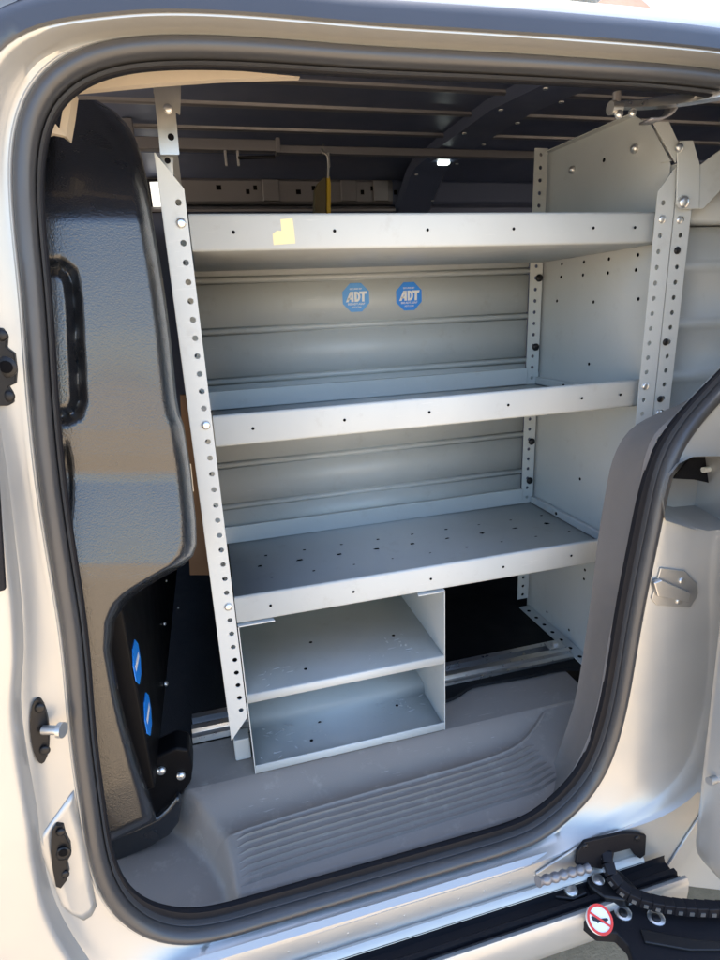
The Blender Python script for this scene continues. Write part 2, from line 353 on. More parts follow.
# far side of the van: upper rail, wall, floor
fw = sheet('far_wall', [[V((x, 2.13, 1.74)), V((x, 2.14, 1.60)), V((x, 2.16, 1.3)), V((x, 2.15, .515))] for x in (-.95, 2.05)], 'inner', van)
cr = sweepx('upper_rail', [(2.128, 1.757), (2.085, 1.752), (2.078, 1.744), (2.078, 1.684), (2.085, 1.676), (2.135, 1.672)], -.9, .69, 'bare', van, ang=30)
sweepx('upper_rail', [(2.128, 1.757), (2.085, 1.752), (2.078, 1.744), (2.078, 1.684), (2.085, 1.676), (2.135, 1.672)], .69, 2.0, 'inner', van, ang=30)
for k, x in enumerate((-.02, .10, .19, .215, .36, .41, .58, .62, .70)):
    box('rail_hole', x-.006-.004*(k % 3 == 1), x+.006, 2.0765, 2.0775, 1.705+.012*(k % 2), 1.719+.012*(k % 2), 'hole', cr, bev=0)
for x in (.265, .53, .645): box('rail_clip', x-.028, x+.028, 2.064, 2.0775, 1.682, 1.748, 'bare', cr, bev=.004)
sweepx('rail_ledge', [(2.12, 1.668), (2.06, 1.664), (2.05, 1.655), (2.05, 1.648)], -.9, .69, 'bare', cr, ang=30)
sweepx('rail_top_strip', [(2.12, 1.775), (2.07, 1.772), (2.06, 1.764), (2.07, 1.757)], -.05, .62, 'bare', cr, ang=30)  # grey metal strip along the top of the rail
# roof bow across the van with fixing holes
bow = []
for x, dz in ((.70, 0), (.712, -.022), (.745, -.026), (.80, -.026), (.826, -.022), (.84, 0)):
    bow.append([V((x, y, roofz(y)+dz+.001-(.09*sm(1.9, 2.13, y)))) for y in [1.0+.0565*k for k in range(21)]])
bw = sheet('roof_bow', bow, 'inner', van, ang=40)
for k in range(10):
    y = 1.18+.095*k
    bolt('bow_fixing', (.72+.10*(k % 2)+.01*random.random(), y, roofz(y)-.025-.09*sm(1.9, 2.13, y)), (0, 0, -1), .006, .003, 'chrome', bw, 8)
# floor and mats
box('floor', -.95, 2.05, .985, 2.15, .47, .515, 'mat', van, bev=0)
box('rear_wall', 2.05, 2.09, .72, 2.16, .5, 1.74, 'inner', van, bev=0)
bh = box('partition', -.20, -.16, .80, 2.13, .60, 1.60, 'blackwall', van, bev=.004)

# ---------------- step well, a moulded height field with raised treads
CREST = [(-.06, .785), (-.047, .786), (.065, .792), (.174, .796), (.329, .799), (.43, .8025), (.48, .808), (.515, .819), (.541, .833), (.565, .848), (.595, .872)]
def rib_plane(y): return .462+(y-.70)*.2778
def step_z(x, y):
    yc = interp(CREST, x)
    if y >= .874: z = .515
    elif y >= yc:
        zc = rib_plane(yc); t = (y-yc)/max(1e-4, .874-yc)
        amp = min(1, (.874-yc)/.07)
        z = zc+(.515-zc)*sm(0, 1, t)**1.3-.006*amp*math.sin(math.pi*min(1, t*1.0))**.8
    elif y >= .70: z = rib_plane(y)
    else: z = .462-.03*((.70-y)/.02)**1.6
    z = max(z, .395)
    # lower tread at the left
    xa = interp([(.70, -.072), (.737, -.076), (.79, -.100), (.85, -.140), (.88, -.165)], y)
    xb = interp([(.70, -.046), (.745, -.050), (.786, -.056), (.83, -.080), (.86, -.105), (.88, -.125)], y)
    k = sm(xa, xb, x)
    yf = interp([(-.28, .81), (-.247, .782), (-.19, .737), (-.15, .722), (-.11, .714), (-.05, .711)], x)
    lowt = .428-.034*(1-sm(yf-.028, yf+.012, y))
    return lerp(lowt, z, k)
ys = [.668+.00105*k for k in range(int((.88-.668)/.00105))]+[.885, .90, .93, .96, .99]
xs = [-.27+.0065*k for k in range(int(.98/.0065)+1)]
step = sheet('step_well', [[V((x, y, step_z(x, y))) for x in xs] for y in ys], 'step', van, ang=60)
def onplane(px, py):
    d = ray(px, py); t = (.462-.70*.2778-CZ)/(d.z-.2778*d.y); return d*t+V((0, 0, CZ))
def rib_bar(pts, wd, hg):
    rows = [[] for _ in range(6)]; n_ = len(pts)
    for i, p in enumerate(pts):
        d = pts[min(i+1, n_-1)]-pts[max(i-1, 0)]; sd_ = V((d.y, -d.x, 0)).normalized()     # towards the sill
        h = hg*min(1, (i+.1)/2, (n_-1-i+.1)/2)
        for r_, (a_, c_) in zip(rows, ((1.2, -.3), (.75, .55), (.3, 1), (-.3, .95), (-.8, .4), (-1.6, -.25))): r_.append(p+sd_*wd*a_+V((0, 0, h*c_-(.0004 if h > 0 else 0))))
    return sheet('tread_rib', rows, 'step', step, ang=70)
ENDS = [(534, 745), (539, 750), (543, 755), (548, 761), (552, 766), (557, 771), (561, 776)]
for k in range(7):                       # raised anti-slip ribs, one by one
    e = ENDS[k]
    rib_bar(smooth_poly([onplane(*p) for p in [(236.5+.7*k, 839.5+7.75*k), (300, 820+7.6*k), (370, 800.5+7.2*k), (440, 781+6.9*k), (e[0]-34+.6*k, e[1]+17), (e[0]-14, e[1]+8.2), e]], 70, closed=False), .0015, .0060)
rib_bar(smooth_poly([V((x, interp(CREST, x), rib_plane(interp(CREST, x)))) for x in (-.05, .0, .1, .2, .3, .4, .45, .49, .52, .545, .57, .592)], 70, closed=False), .0030, .0036)
# wavy edge of the black mat on the floor
mp = [uz(*p, .5185) for p in [(430, 706), (446, 703), (458, 698), (472, 689), (490, 685), (530, 678), (558, 672), (580, 671), (600, 674)]]
mp = smooth_poly(mp, 30, closed=False)
sheet('floor_mat', [mp, [V((p.x, p.y+.004, .523)) for p in mp], [V((p.x, 1.3, .523)) for p in mp]], 'mat', van, ang=30)

# rear pillar trim (grey plastic) between shelf and seal
TL = smooth_poly([ob(*p, off=.105) for p in [(760, 330), (735, 362), (712, 386), (690, 402), (665, 413), (643, 424), (628, 438), (617, 460), (611, 485), (602, 540), (596, 590), (589, 640), (580, 695), (571, 728), (556, 768), (535, 800), (505, 822)]], 60, closed=False)
TRp = smooth_poly([ob(*p, off=.02) for p in [(770, 300), (745, 352), (716, 390), (697, 404), (678, 418), (662, 432), (652, 450), (645, 478), (634, 540), (625, 590), (613, 640), (604, 695), (594, 735), (576, 775), (550, 806), (520, 828)]], 60, closed=False)
trows = []
for t, dy in ((0, .010), (0, .006), (.03, .0), (.09, -.004), (.35, -.008), (.7, -.004), (1, 0), (1.04, .012)):
    trows.append([a.lerp(b, t)+V((0, dy, 0)) for a, b in zip(TL, TRp)])
sheet('pillar_trim', trows, 'trim', van, ang=50)

# front pillar hardware, seated on the painted frame
from mathutils.bvhtree import BVHTree
_bv = BVHTree.FromPolygons([v.co+WL[dframe.name] for v in dframe.data.vertices], [tuple(p.vertices) for p in dframe.data.polygons])
def on(px, py, lift=0):
    h = _bv.ray_cast(V((0, 0, CZ)), ray(px, py).normalized())[0]
    if h is None: h = ob(px, py, -.025)
    return h+V((0, -lift, 0))
def ell(cx, cy, a, b, tilt=0, n=20):
    return [(cx+a*math.cos(t)*math.cos(tilt)-b*math.sin(t)*math.sin(tilt), cy+a*math.cos(t)*math.sin(tilt)+b*math.sin(t)*math.cos(tilt)) for t in [2*math.pi*k/n for k in range(n)]]
def plate_on(pxpts, lift, mat, parent, name, th=.005, bev=.001):
    c = (sum(p[0] for p in pxpts)/len(pxpts), sum(p[1] for p in pxpts)/len(pxpts))
    off = on(*c); off = off.y-Y0-LEAN*off.z-lift
    return prism(name, [on(*p, lift) for p in pxpts], (0, -th, 0), mat, parent, bev), off-th
st, of = plate_on(ell(40.5, 729, 9.3, 32.5, -.07), -.003, 'blackbolt', van, 'striker', .008)
p0 = ob(43, 730, of); tube('pin', [p0, p0+V((.018, -.006, 0)), p0+V((.0185, -.006, 0)), p0+V((.024, -.008, 0))], [.0055, .0055, .009, .009], 'galv', st, 16, 40)
for q in ((40, 708), (45, 750)): bolt('screw', ob(*q, off=of), (0, -1, 0), .006, .003, 'blackbolt', st)
st, of = plate_on([(53, 828), (57, 821), (64, 822), (66, 831), (71, 840), (72, 851), (68, 858), (70, 868), (68, 876), (62, 884), (57, 882), (54, 866), (52, 848)], -.003, 'blackbolt', van, 'door_catch', .010)
for q in ((61, 832), (65, 874)): bolt('screw', ob(*q, off=of), (0, -1, 0), .0055, .003, 'blackbolt', st)
bolt('socket', ob(63, 853, of), (0, -1, 0), .010, .004, 'blackbolt', st); bolt('socket_hole', ob(63.2, 853, of-.004), (0, -1, 0), .0055, .0006, 'hole', st)
st, of = plate_on([(-12, 326), (4, 328), (9, 336), (8, 347), (16, 353), (18, 370), (17, 383), (10, 386), (14, 392), (15, 402), (10, 405), (-12, 405)], -.003, 'blackbolt', van, 'door_catch', .010)
for q in ((2, 335), (9, 396)): bolt('screw', ob(*q, off=of), (0, -1, 0), .006, .004, 'blackbolt', st)
bolt('socket', ob(6, 367, of), (0, -1, 0), .011, .004, 'blackbolt', st); bolt('socket_hole', ob(6, 367, of-.004), (0, -1, 0), .0065, .0006, 'hole', st)
# overlapped reinforcing plate low on the front pillar, following the frame
PA = [(74, 790), (66, 801), (56, 815), (46, 829), (38, 842)]; PB = [(97, 905), (92, 915), (84, 920), (74, 915), (62, 905)]
sheet('pillar_plate', [[on(lerp(a[0], b[0], t), lerp(a[1], b[1], t), .0008) for t in [k/14 for k in range(15)]] for a, b in zip(PA, PB)], 'paint', van, ang=80, solid=.0008)
# latch striker on the rear jamb
st, of = plate_on([(650, 598), (659, 567), (683, 570), (695, 583), (696, 594), (688, 607), (655, 604)], -.003, 'galv', van, 'latch_striker', .007)
prism('striker_tongue', [on(*p, .003) for p in [(649, 580), (657, 577), (686, 590), (684, 599), (653, 594)]], (0, -.008, 0), 'galv', st, .002)
for q in ((680, 580), (677, 600)): bolt('screw', on(*q, .003), (0, -1, 0), .006, .0035, 'galv', st)
# lower quarter panel behind the carrier arm
qp = [(535, 872), (575, 846), (620, 828), (660, 806), (690, 778), (712, 740), (722, 690), (728, 600), (860, 600), (860, 905), (680, 884), (657, 886), (640, 880), (600, 884), (540, 886)]
quarter = prism('quarter_panel', [ob(*p, off=-.032) for p in qp], (0, -.004, 0), 'paint', van, .002)
prism('quarter_crease', [ob(*p, off=-.036) for p in [(653, 885), (700, 812), (760, 730), (775, 735), (712, 815), (668, 885)]], (0, -.004, 0), 'paint', van, .0018)
# grommet plate low in the rear corner
gp = prism('cable_grommet', [ob(*p, off=-.040) for p in [(576, 848), (583, 839), (620, 831), (630, 831), (644, 833), (643, 852), (638, 856), (632, 852), (628, 846), (612, 850), (609, 868), (574, 862)]], (0, -.006, 0), 'lip', van, .0015)
for q in ((637, 838), (585, 846)): bolt('screw', ob(*q, off=-.046), (0, -1, 0), .005, .003, 'blackbolt', gp, 10)

# plywood liner pieces seen at the top front corner
wp = prism('plywood_liner', [uy(*p, .80) for p in [(62, 92), (74, 80), (100, 70), (140, 65), (180, 66), (240, 71), (300, 76.5), (262, 77.5), (220, 79), (160, 83), (110, 87.5)]], (0, .012, 0), 'wood', van)
prism('plywood_edge', [uy(*p, .795) for p in [(66, 89), (73, 89), (70, 112), (66, 136), (59, 131), (63, 108)]], (0, .03, 0), 'wood', van)
prism('plywood_edge', [uy(*p, .79) for p in [(44, 112), (52, 120), (66, 136), (52, 133), (38, 138)]], (0, .01, 0), 'wood', van)

# ---------------- black moulded pillar cover beside the partition
WR = [(100, 97), (112, 116), (125, 128), (140, 136), (160, 143), (190, 149), (220, 153), (260, 160), (300, 166), (340, 171), (400, 177), (415, 180), (425, 184), (470, 191), (520, 196), (545, 196.5), (556, 193), (566, 183), (578, 162), (592, 140), (605, 125), (622, 115), (650, 112), (690, 119), (730, 128), (780, 141), (822, 152), (863, 160)]
WLk = [(100, 75), (112, 60), (130, 44), (150, 34), (200, 28), (300, 34), (400, 42), (480, 50), (560, 60), (640, 72), (720, 84), (800, 97), (840, 100), (862, 102)]
def wrap_pt(u, py):
    xl, xr = interp(WLk, py), interp(WR, py)
    px = lerp(xl, xr, u); tuck = .05*max(0, (py-838)/9)**2; pyr = py; py -= .46*(px-100)*sm(660, 846, py)
    y = lerp(.755, .80, sm(35, 205, px))
    # leans back towards the roof above the shoulder, gentle waist lower down
    y += .30*((max(0, 222-py)/122)**1.5)*.55
    y += interp([(100, .03), (215, .016), (330, .0), (430, -.012), (455, -.0125), (472, -.0115), (482, -.014), (565, -.044), (580, -.046), (620, -.046), (862, -.046)], py)
    # rounded right edge
    rw = min(17, .26*(xr-xl)); e = max(0, (px-(xr-rw))/rw) if xr > xl else 0
    y += .0044*rw*(1-math.sqrt(max(0, 1-min(1, e)**2)))
    # grab-handle groove
    d = 1e9
    for (ax, ay), (bx, by) in zip(HG, HG[1:]):
        tx, ty = bx-ax, by-ay; t = max(0, min(1, ((px-ax)*tx+(py-ay)*ty)/(tx*tx+ty*ty)))
        d = min(d, math.hypot(px-ax-t*tx, py-ay-t*ty))
    y += .020*max(0, 1-d/9)
    d2 = math.hypot((px-66)/7, (py-487)/44); y += .014*(1-sm(.6, 1.1, d2))
    return uy(px, py, y+tuck)
HG = [(40, 267), (60, 267), (70, 275), (74, 300), (79, 400), (75, 412), (66, 416), (50, 417)]
wrows = []
for k in range(250):
    wrows.append([wrap_pt(j/84, 100+k*3.0) for j in range(85)])
cover = sheet('pillar_cover', wrows, 'plastic', van, ang=75)
foot = prism('cover_foot', [uy(*p, .862) for p in [(128, 790), (150, 760), (176, 748), (189, 750), (193, 768), (191, 784), (183, 793), (180, 805), (178, 818), (140, 836)]], (0, .05, 0), 'blackwall', van, .006)
prism('cover_skirt', [uy(*p, .846) for p in [(88, 852), (112, 838.5), (135, 829.5), (158, 819), (167, 811), (178, 797), (182, 804), (179, 824), (170, 836), (147, 850), (122, 860), (92, 870)]], (0, .03, 0), 'plastic', van, .006)
for q in ((161.5, 770), (181, 775)): bolt('bolt', uy(*q, .861), (0, -1, 0), .0075, .007, 'chrome', foot, 12)
# bolts and round stickers on the partition
for q, r_ in (((165, 684), .006), ((164, 624), .0045), ((178, 608), .0035), ((166, 581), .003), ((178, 668), .004)):
    p = ux(*q, -.16) if q[0] < 170 else uy(*q, 1.6)
    bolt('bolt', ux(q[0], q[1], -.158), (1, 0, 0), r_, r_, 'chrome', bh, 10)
for (cx, cy) in ((136.5, 662), (147.5, 714)):
    c = ux(cx, cy, -.1598); s = .034
    pts = [c+V((0, s*math.cos(R(22.5+45*k)), s*math.sin(R(22.5+45*k)))) for k in range(8)]
    stk = prism('round_sticker', pts, (.0012, 0, 0), 'blue', bh)
    box('printed_line', -.1585, -.1582, c.y-.02, c.y+.02, c.z-.004, c.z+.006, 'print', stk, bev=0)

# ---------------- front door of the cab, closed, at the left edge
fd = thing('front_door', (-.6, .6, .3), 'closed silver front door skin with rear edge beside the doorway', 'door')
FD = smooth_poly([ob(*p, off=-.036) for p in [(-20, 250), (-14, 330), (-6, 400), (2, 450), (9, 500), (14, 545), (20, 600), (22.5, 650), (20, 700), (25, 750), (36, 815), (40, 850), (52, 900), (72, 940), (100, 980)]], 70, closed=False)
def fdo(p, dx, off): return V((p.x-dx, Y0+off+LEAN*p.z, p.z))
sheet('door_skin', [[fdo(p, -.000, -.030) for p in FD], [fdo(p, .0012, -.052) for p in FD], [fdo(p, .0035, -.0575) for p in FD], [fdo(p, .008, -.060) for p in FD], [fdo(p, .06, -.064) for p in FD], [fdo(p, .3, -.075) for p in FD], [fdo(p, .8, -.075) for p in FD]], 'paint', fd, ang=60)
prism('door_guard', [ob(*p, off=-.064) for p in [(-8, 474), (0, 478), (7, 588), (-8, 592)]], (0, -.006, 0), 'lip', fd, .0015)

# ================================================================== shelving unit
PI_ = .0254
XL, XR, YF, Z0 = -.0139, .7641, .8746, 1.4456
ZB = [Z0, Z0-11*PI_, Z0-23*PI_]
unit = thing('shelving_unit', (.37, 1.06, .515), 'grey steel shelving unit with three shelves seen through the van doorway', 'shelving')
def hole_strip(x0, x1, xh, n0, n1, r=.0042):
    vs, fs = [], []
    K = 16
    for n in range(n0, n1+1):
        zc = Z0-n*PI_; b = len(vs)
        for k in range(K):
            a = 2*math.pi*k/K+math.pi/K; vs.append((xh+r*math.cos(a), 0, zc+r*math.sin(a)))
        for k in range(K):
            a = 2*math.pi*k/K+math.pi/K; ca, sa = math.cos(a), math.sin(a)
            tx = ((x1-xh)/ca if ca > 0 else (x0-xh)/ca) if abs(ca) > 1e-6 else 1e9; tz = (PI_/2)/abs(sa) if abs(sa) > 1e-6 else 1e9
            t = min(tx, tz); vs.append((xh+t*ca, 0, zc+t*sa))
        # exact cell corners
        for cx, cz in ((x1, zc+PI_/2), (x0, zc+PI_/2), (x0, zc-PI_/2), (x1, zc-PI_/2)): vs.append((cx, 0, cz))
        for k in range(K):
            k2 = (k+1) % K; A, B = b+K+k, b+K+k2
            va, vb = vs[A], vs[B]
            same = abs(va[0]-vb[0]) < 1e-9 or abs(va[2]-vb[2]) < 1e-9
            if same: fs.append((b+k, A, B, b+k2))
            else:
                cs = [b+2*K+i for i in range(4)]
                mid = ((va[0]+vb[0])/2, (va[2]+vb[2])/2)
                ci = min(cs, key=lambda i: abs(vs[i][0]-mid[0])/(x1-x0)+abs(vs[i][2]-mid[1])/PI_)
                fs.append((b+k, A, ci, B, b+k2))
    return vs, fs
def upright(name, x0, x1, xh, n0, n1, top, depth, side, parent, y=YF-.001, bot=None):
    """C-section post: pierced front flange with a slanted head, web on one side"""
    vs, fs = hole_strip(x0, x1, xh, n0, n1)
    vs = [V((a, y, c)) for a, b_, c in vs]
    zt = Z0-n0*PI_+PI_/2; zb = Z0-n1*PI_-PI_/2
    b = len(vs); xe = x0 if side < 0 else x1; xo = x1 if side < 0 else x0
    vs += [V((xe, y, zt)), V((xo, y, zt)), V((xo, y, zt+.004)), V((xe, y, top))]; fs.append((b, b+1, b+2, b+3))
    bot = bot or zb-.03
    b = len(vs); vs += [V((xe, y, zb)), V((xo, y, zb)), V((xo, y, zb-.004)), V((xe, y, bot))]; fs.append((b, b+1, b+2, b+3))
    b = len(vs); vs += [V((xe, y, top)), V((xe, y+depth, top)), V((xe, y+depth, bot)), V((xe, y, bot))]; fs.append((b, b+1, b+2, b+3))
    return obj(name, vs, fs, 'shelf', parent, flat=True, solid=.0018)
upL = upright('upright', -.036, -.0045, XL, -1, 31, Z0+.085, .034, -1, unit, bot=.600)
upR = upright('upright', .7515, .7865, XR, -1, 33, Z0+.085, .03, 1, unit, bot=.52)
box('foot', -.0355, -.006, .915, .945, .5155, .562, 'shelf', upL, bev=.003)
rb = prism('roof_bracket', [uy(*p, .8695) for p in [(153, 84), (174, 84), (175.5, 110), (179.5, 155), (160.5, 155), (157, 120)]], (0, -.002, 0), 'galv', upL)
prism('bracket_flange', [uy(*p, .869) for p in [(153, 83), (181, 82), (181, 92), (180, 115), (175.5, 112), (174.5, 93), (153.5, 93)]], (0, .002, 0), 'galv', rb)
obj('post_extension', [uy(160, 156, .880), uy(173, 157, .880), uy(174, 190, .880), uy(163, 175, .880)], [(0, 1, 2, 3)], 'shelf', upL, solid=.0018)
bolt('bolt', uy(168, 109, .8675), (0, -1, 0), .0055, .004, 'chrome', upL)
bolt('bolt_hole', uy(171, 137, .8675), (0, -1, 0), .0042, .0004, 'hole', upL)
bolt('bolt_hole', uy(167.5, 160.5, .8785), (0, -1, 0), .0038, .0004, 'hole', upL)
for zb_ in ZB:
    for xh, u_ in ((XL, upL), (XR, upR)):
        if xh == XR and zb_ < 1: continue
        bolt('bolt', (xh, YF-.0015, zb_), (0, -1, 0), .0068, .0045, 'chrome', u_, 16)
# shelves: tray with raised front lip, rolled edges
def shelf_tray(z, name):
    zt, zb = z+.012, z-.036
    r = .004
    prof = []
    for t in range(5): a = R(90+22.5*t); prof.append((YF+.0015+r+r*math.cos(a)*1.0, zt-r+r*math.sin(a)))
    prof = [(YF+.010, zt-.004), (YF+.0085, zt-.001)]+prof
    prof += [(YF+.0015, zb+r)]
    for t in range(1, 5): a = R(180+22.5*t); prof.append((YF+.0015+r+r*math.cos(a), zb+r+r*math.sin(a)))
    prof += [(1.236, zb), (1.2395, zb+.004), (1.2395, zb+.03)]
    o = sweepx(name, prof, -.003, .7745, 'shelf', unit, ang=35, solid=.0012)
    # small tooling holes in the lip, knockouts in the tray
    for x in (.055, .20, .345, .49, .635, .715):
        bolt('lip_hole', (x, YF+.0005, z-.012), (0, -1, 0), .0024, .0006, 'hole', o, 10)
    vs, fs = [], []
    for k in range(9):
        for (dy, s) in ((.0, 1), (.05, .6), (-.06, .5)):
            x = .055+k*.083+(.018 if dy else 0); y = 1.09+dy
            b = len(vs)
            for j in range(5):
                a = 2*math.pi*j/5+k; q_ = random.uniform(.45, 1.15)*s; vs.append((x+.0078*q_*math.cos(a), y+.0055*q_*math.sin(a), zb+.0016+.0001*s))
            fs.append(tuple(range(b, b+5)))
    tag(obj('tray_knockouts', vs, fs, 'hole', o), kind='stuff')
    box('side_angle', .7635, .7735, YF+.02, 1.235, zb+.0015, zb+.018, 'shelf', o, bev=.001)
    for yy in (.93, 1.12): bolt('angle_screw', (.7630, yy, zb+.010), (-1, 0, 0), .004, .002, 'blackbolt', o, 8)
    return o
s1 = shelf_tray(ZB[0], 'shelf'); s2 = shelf_tray(ZB[1], 'shelf'); s3 = shelf_tray(ZB[2], 'shelf')
tp = smooth_poly([uy(*p, YF+.0008) for p in [(281, 219), (293, 218), (294.5, 230), (295.5, 243.5), (284, 245), (272, 245), (272.5, 233), (281, 230.5)]], 24)
tag(prism('masking_tape', [uy(*p, YF+.001) for p in [(280.5, 219.3), (292.5, 218.4), (294, 230), (295.3, 243.3), (273.5, 245), (272.6, 234), (277, 230.6), (281.5, 231)]], (0, -.0006, 0), 'tape', s1), 'torn cream masking tape stuck on the top shelf lip')
# back panels with pressed beads
def back_panel(zlo, zhi, beads, stickers=False):
    YB = 1.2435
    prof = [(YB, zhi)]
    for zc in sorted(beads, reverse=True):
        prof += [(YB, zc+.0085), (YB+.005, zc+.0080), (YB+.005, zc+.0058), (YB-.001, zc+.0052), (YB-.0045, zc+.002), (YB-.0045, zc-.002), (YB-.001, zc-.0052), (YB+.005, zc-.0058), (YB+.005, zc-.0085), (YB, zc-.0090)]
    prof += [(YB, zlo)]
    o = sweepx('back_panel', prof, -.03, .738, 'shelf', unit, ang=14, solid=.001)
    return o
bp1 = back_panel(1.135, 1.49, [1.392, 1.292, 1.190]); bp2 = back_panel(.828, 1.128, [1.008, .912])
box('kick_strip', -.03, .738, 1.231, 1.2415, 1.133, 1.172, 'shelf', bp1, bev=.002)
box('kick_strip', -.03, .738, 1.231, 1.2415, .8285, .868, 'shelf', bp2, bev=.002)
# rear right post with holes
vs, fs = hole_strip(.738, .770, .7535, -7, 35, .0042)
pr = obj('upright', [V((a, 1.238, c+.0062)) for a, b_, c in vs], fs, 'shelf', unit, solid=.0018, flat=True)
for px, py in ((539, 278), (535.5, 347), (531.5, 441.5), (529.5, 480.5)): bolt('bolt', uy(px, py, 1.236), (0, -1, 0), .0085, .006, 'blackbolt', pr, 14)
vs, fs = hole_strip(-.040, -.010, -.025, -7, 35, .0042)
obj('upright', [V((a, 1.238, c+.0062)) for a, b_, c in vs], fs, 'shelf', unit, solid=.0018, flat=True)
# end panel
EPY = [(.880, .518), (1.252, .518), (1.252, 1.634), (.975, 1.628), (.905, 1.585), (.880, 1.53)]
ep = prism('end_panel', [(.7765, y, z) for y, z in EPY], (.0016, 0, 0), 'shelf', unit)
prism('panel_flange', [(.7765, 1.252, 1.634), (.7765, .975, 1.628), (.762, .977, 1.629), (.762, 1.252, 1.635)], (0, 0, .0016), 'shelf', ep)
prism('panel_flange', [ux(*p, .775) for p in [(641, 119), (652, 124), (672, 161), (661, 163)]], (-.003, 0, 0), 'shelf', ep)
for px, py in ((573, 170), (635.5, 148.5)): bolt('bolt', ux(px, py, .776), (-1, 0, 0), .008, .008, 'chrome', ep, 12)
bolt('panel_hole', ux(604, 160, .776), (-1, 0, 0), .004, .0006, 'hole', ep, 10)
for px, py in ((562, 264), (584, 262), (609, 259), (638, 255), (561, 277), (583, 275), (608, 273), (636, 270), (557, 301), (593.5, 302), (638.5, 299), (589, 364), (580, 479), (585, 570), (584, 579), (569, 630), (547, 612)):
    bolt('panel_hole', ux(px, py, .776), (-1, 0, 0), .0034, .0006, 'hole', ep, 10)
# base angle with holes at the foot of the end panel, and floor rail
ba = prism('base_angle', [(.7755, .93, .5245), (.7755, 1.236, .5245), (.744, 1.236, .5245), (.744, .93, .5245)], (0, 0, .0025), 'shelf', unit)
for k in range(8): bolt('angle_hole', (.757, .95+.037*k, .5272), (0, 0, 1), .005, .0006, 'hole', ba, 10)
rl = thing('floor_rail', (.3, 1.02, .515), 'aluminium channel rail running along the van floor under the shelves', 'rail')
RY = 1.0
sweepx('channel', [(RY+.048, .5165), (RY+.048, .540), (RY+.034, .540), (RY+.034, .525), (RY+.016, .525), (RY+.016, .540), (RY+.010, .5405), (RY+.003, .538), (RY+.001, .530), (RY-.010, .5285), (RY-.012, .5165)], -.115, .742, 'alu', rl, ang=25)
tube('clamp_bolt', [(.715, RY+.025, .53), (.715, RY+.025, .546), (.715, RY+.025, .55)], [.010, .010, .006], 'chrome', rl, 8, 30)
box('clamp', .695, .735, RY+.012, RY+.040, .5405, .5445, 'alu', rl)
# stickers on the upper back panel
def adt(cx, cz, s, y, label, bl='blue'):
    pts = [V((cx+s*math.cos(R(22.5+45*k)), y, cz+s*math.sin(R(22.5+45*k)))) for k in range(8)]
    q = prism('sticker', pts, (0, -.0006, 0), bl, bp1, bev=0); tag(q, label)
    yy = y-.0009
    def poly(name, P2): prism(name, [V((cx+a*s, yy, cz+b*s)) for a, b in P2], (0, -.0003, 0), 'print', q)
    h0, h1 = -.28, .38
    poly('letter_stroke', [(-.72, h0), (-.54, h0), (-.30, h1-.10), (-.30, h1), (-.40, h1)])
    poly('letter_stroke', [(-.34, h0), (-.17, h0), (-.17, h1), (-.34, h1)])
    poly('letter_stroke', [(-.58, -.13), (-.34, -.13), (-.34, .0), (-.50, .0)])
    poly('letter_stroke', [(-.11, h0), (.05, h0), (.05, h1), (-.11, h1)])
    n = 9; hm, hh = (h0+h1)/2, (h1-h0)/2
    o_ = [(.05+.25*math.sin(math.pi*k/n), hm-hh*math.cos(math.pi*k/n)) for k in range(n+1)]
    i_ = [(.05+.10*math.sin(math.pi*k/n), hm-(hh-.15)*math.cos(math.pi*k/n)) for k in range(n, -1, -1)]
    poly('letter_stroke', o_+i_)
    poly('letter_stroke', [(.22, h1), (.78, h1), (.73, h1-.16), (.28, h1-.16)])
    poly('letter_stroke', [(.42, h1-.16), (.59, h1-.16), (.57, h0), (.40, h0)])
    for txt, sz, dz in (('SECURED BY', .15, .50), ('800.ADT.ASAP', .19, -.48), ('ADT.COM', .15, -.68)):
        v2, f2 = text_verts(txt, sz*s)
        if v2: obj('small_print', [V((cx+v.x, yy-.0003, cz+dz*s+v.y)) for v in v2], f2, 'print', q, flat=True)
a1 = uy(356, 297.5, 1.242); adt(a1.x, a1.z, .032, 1.2425, 'faded light blue octagonal sticker with white letters', 'blue2')
a2 = uy(409, 296.3, 1.242); adt(a2.x, a2.z, .032, 1.2425, 'bright blue octagonal sticker with white letters')

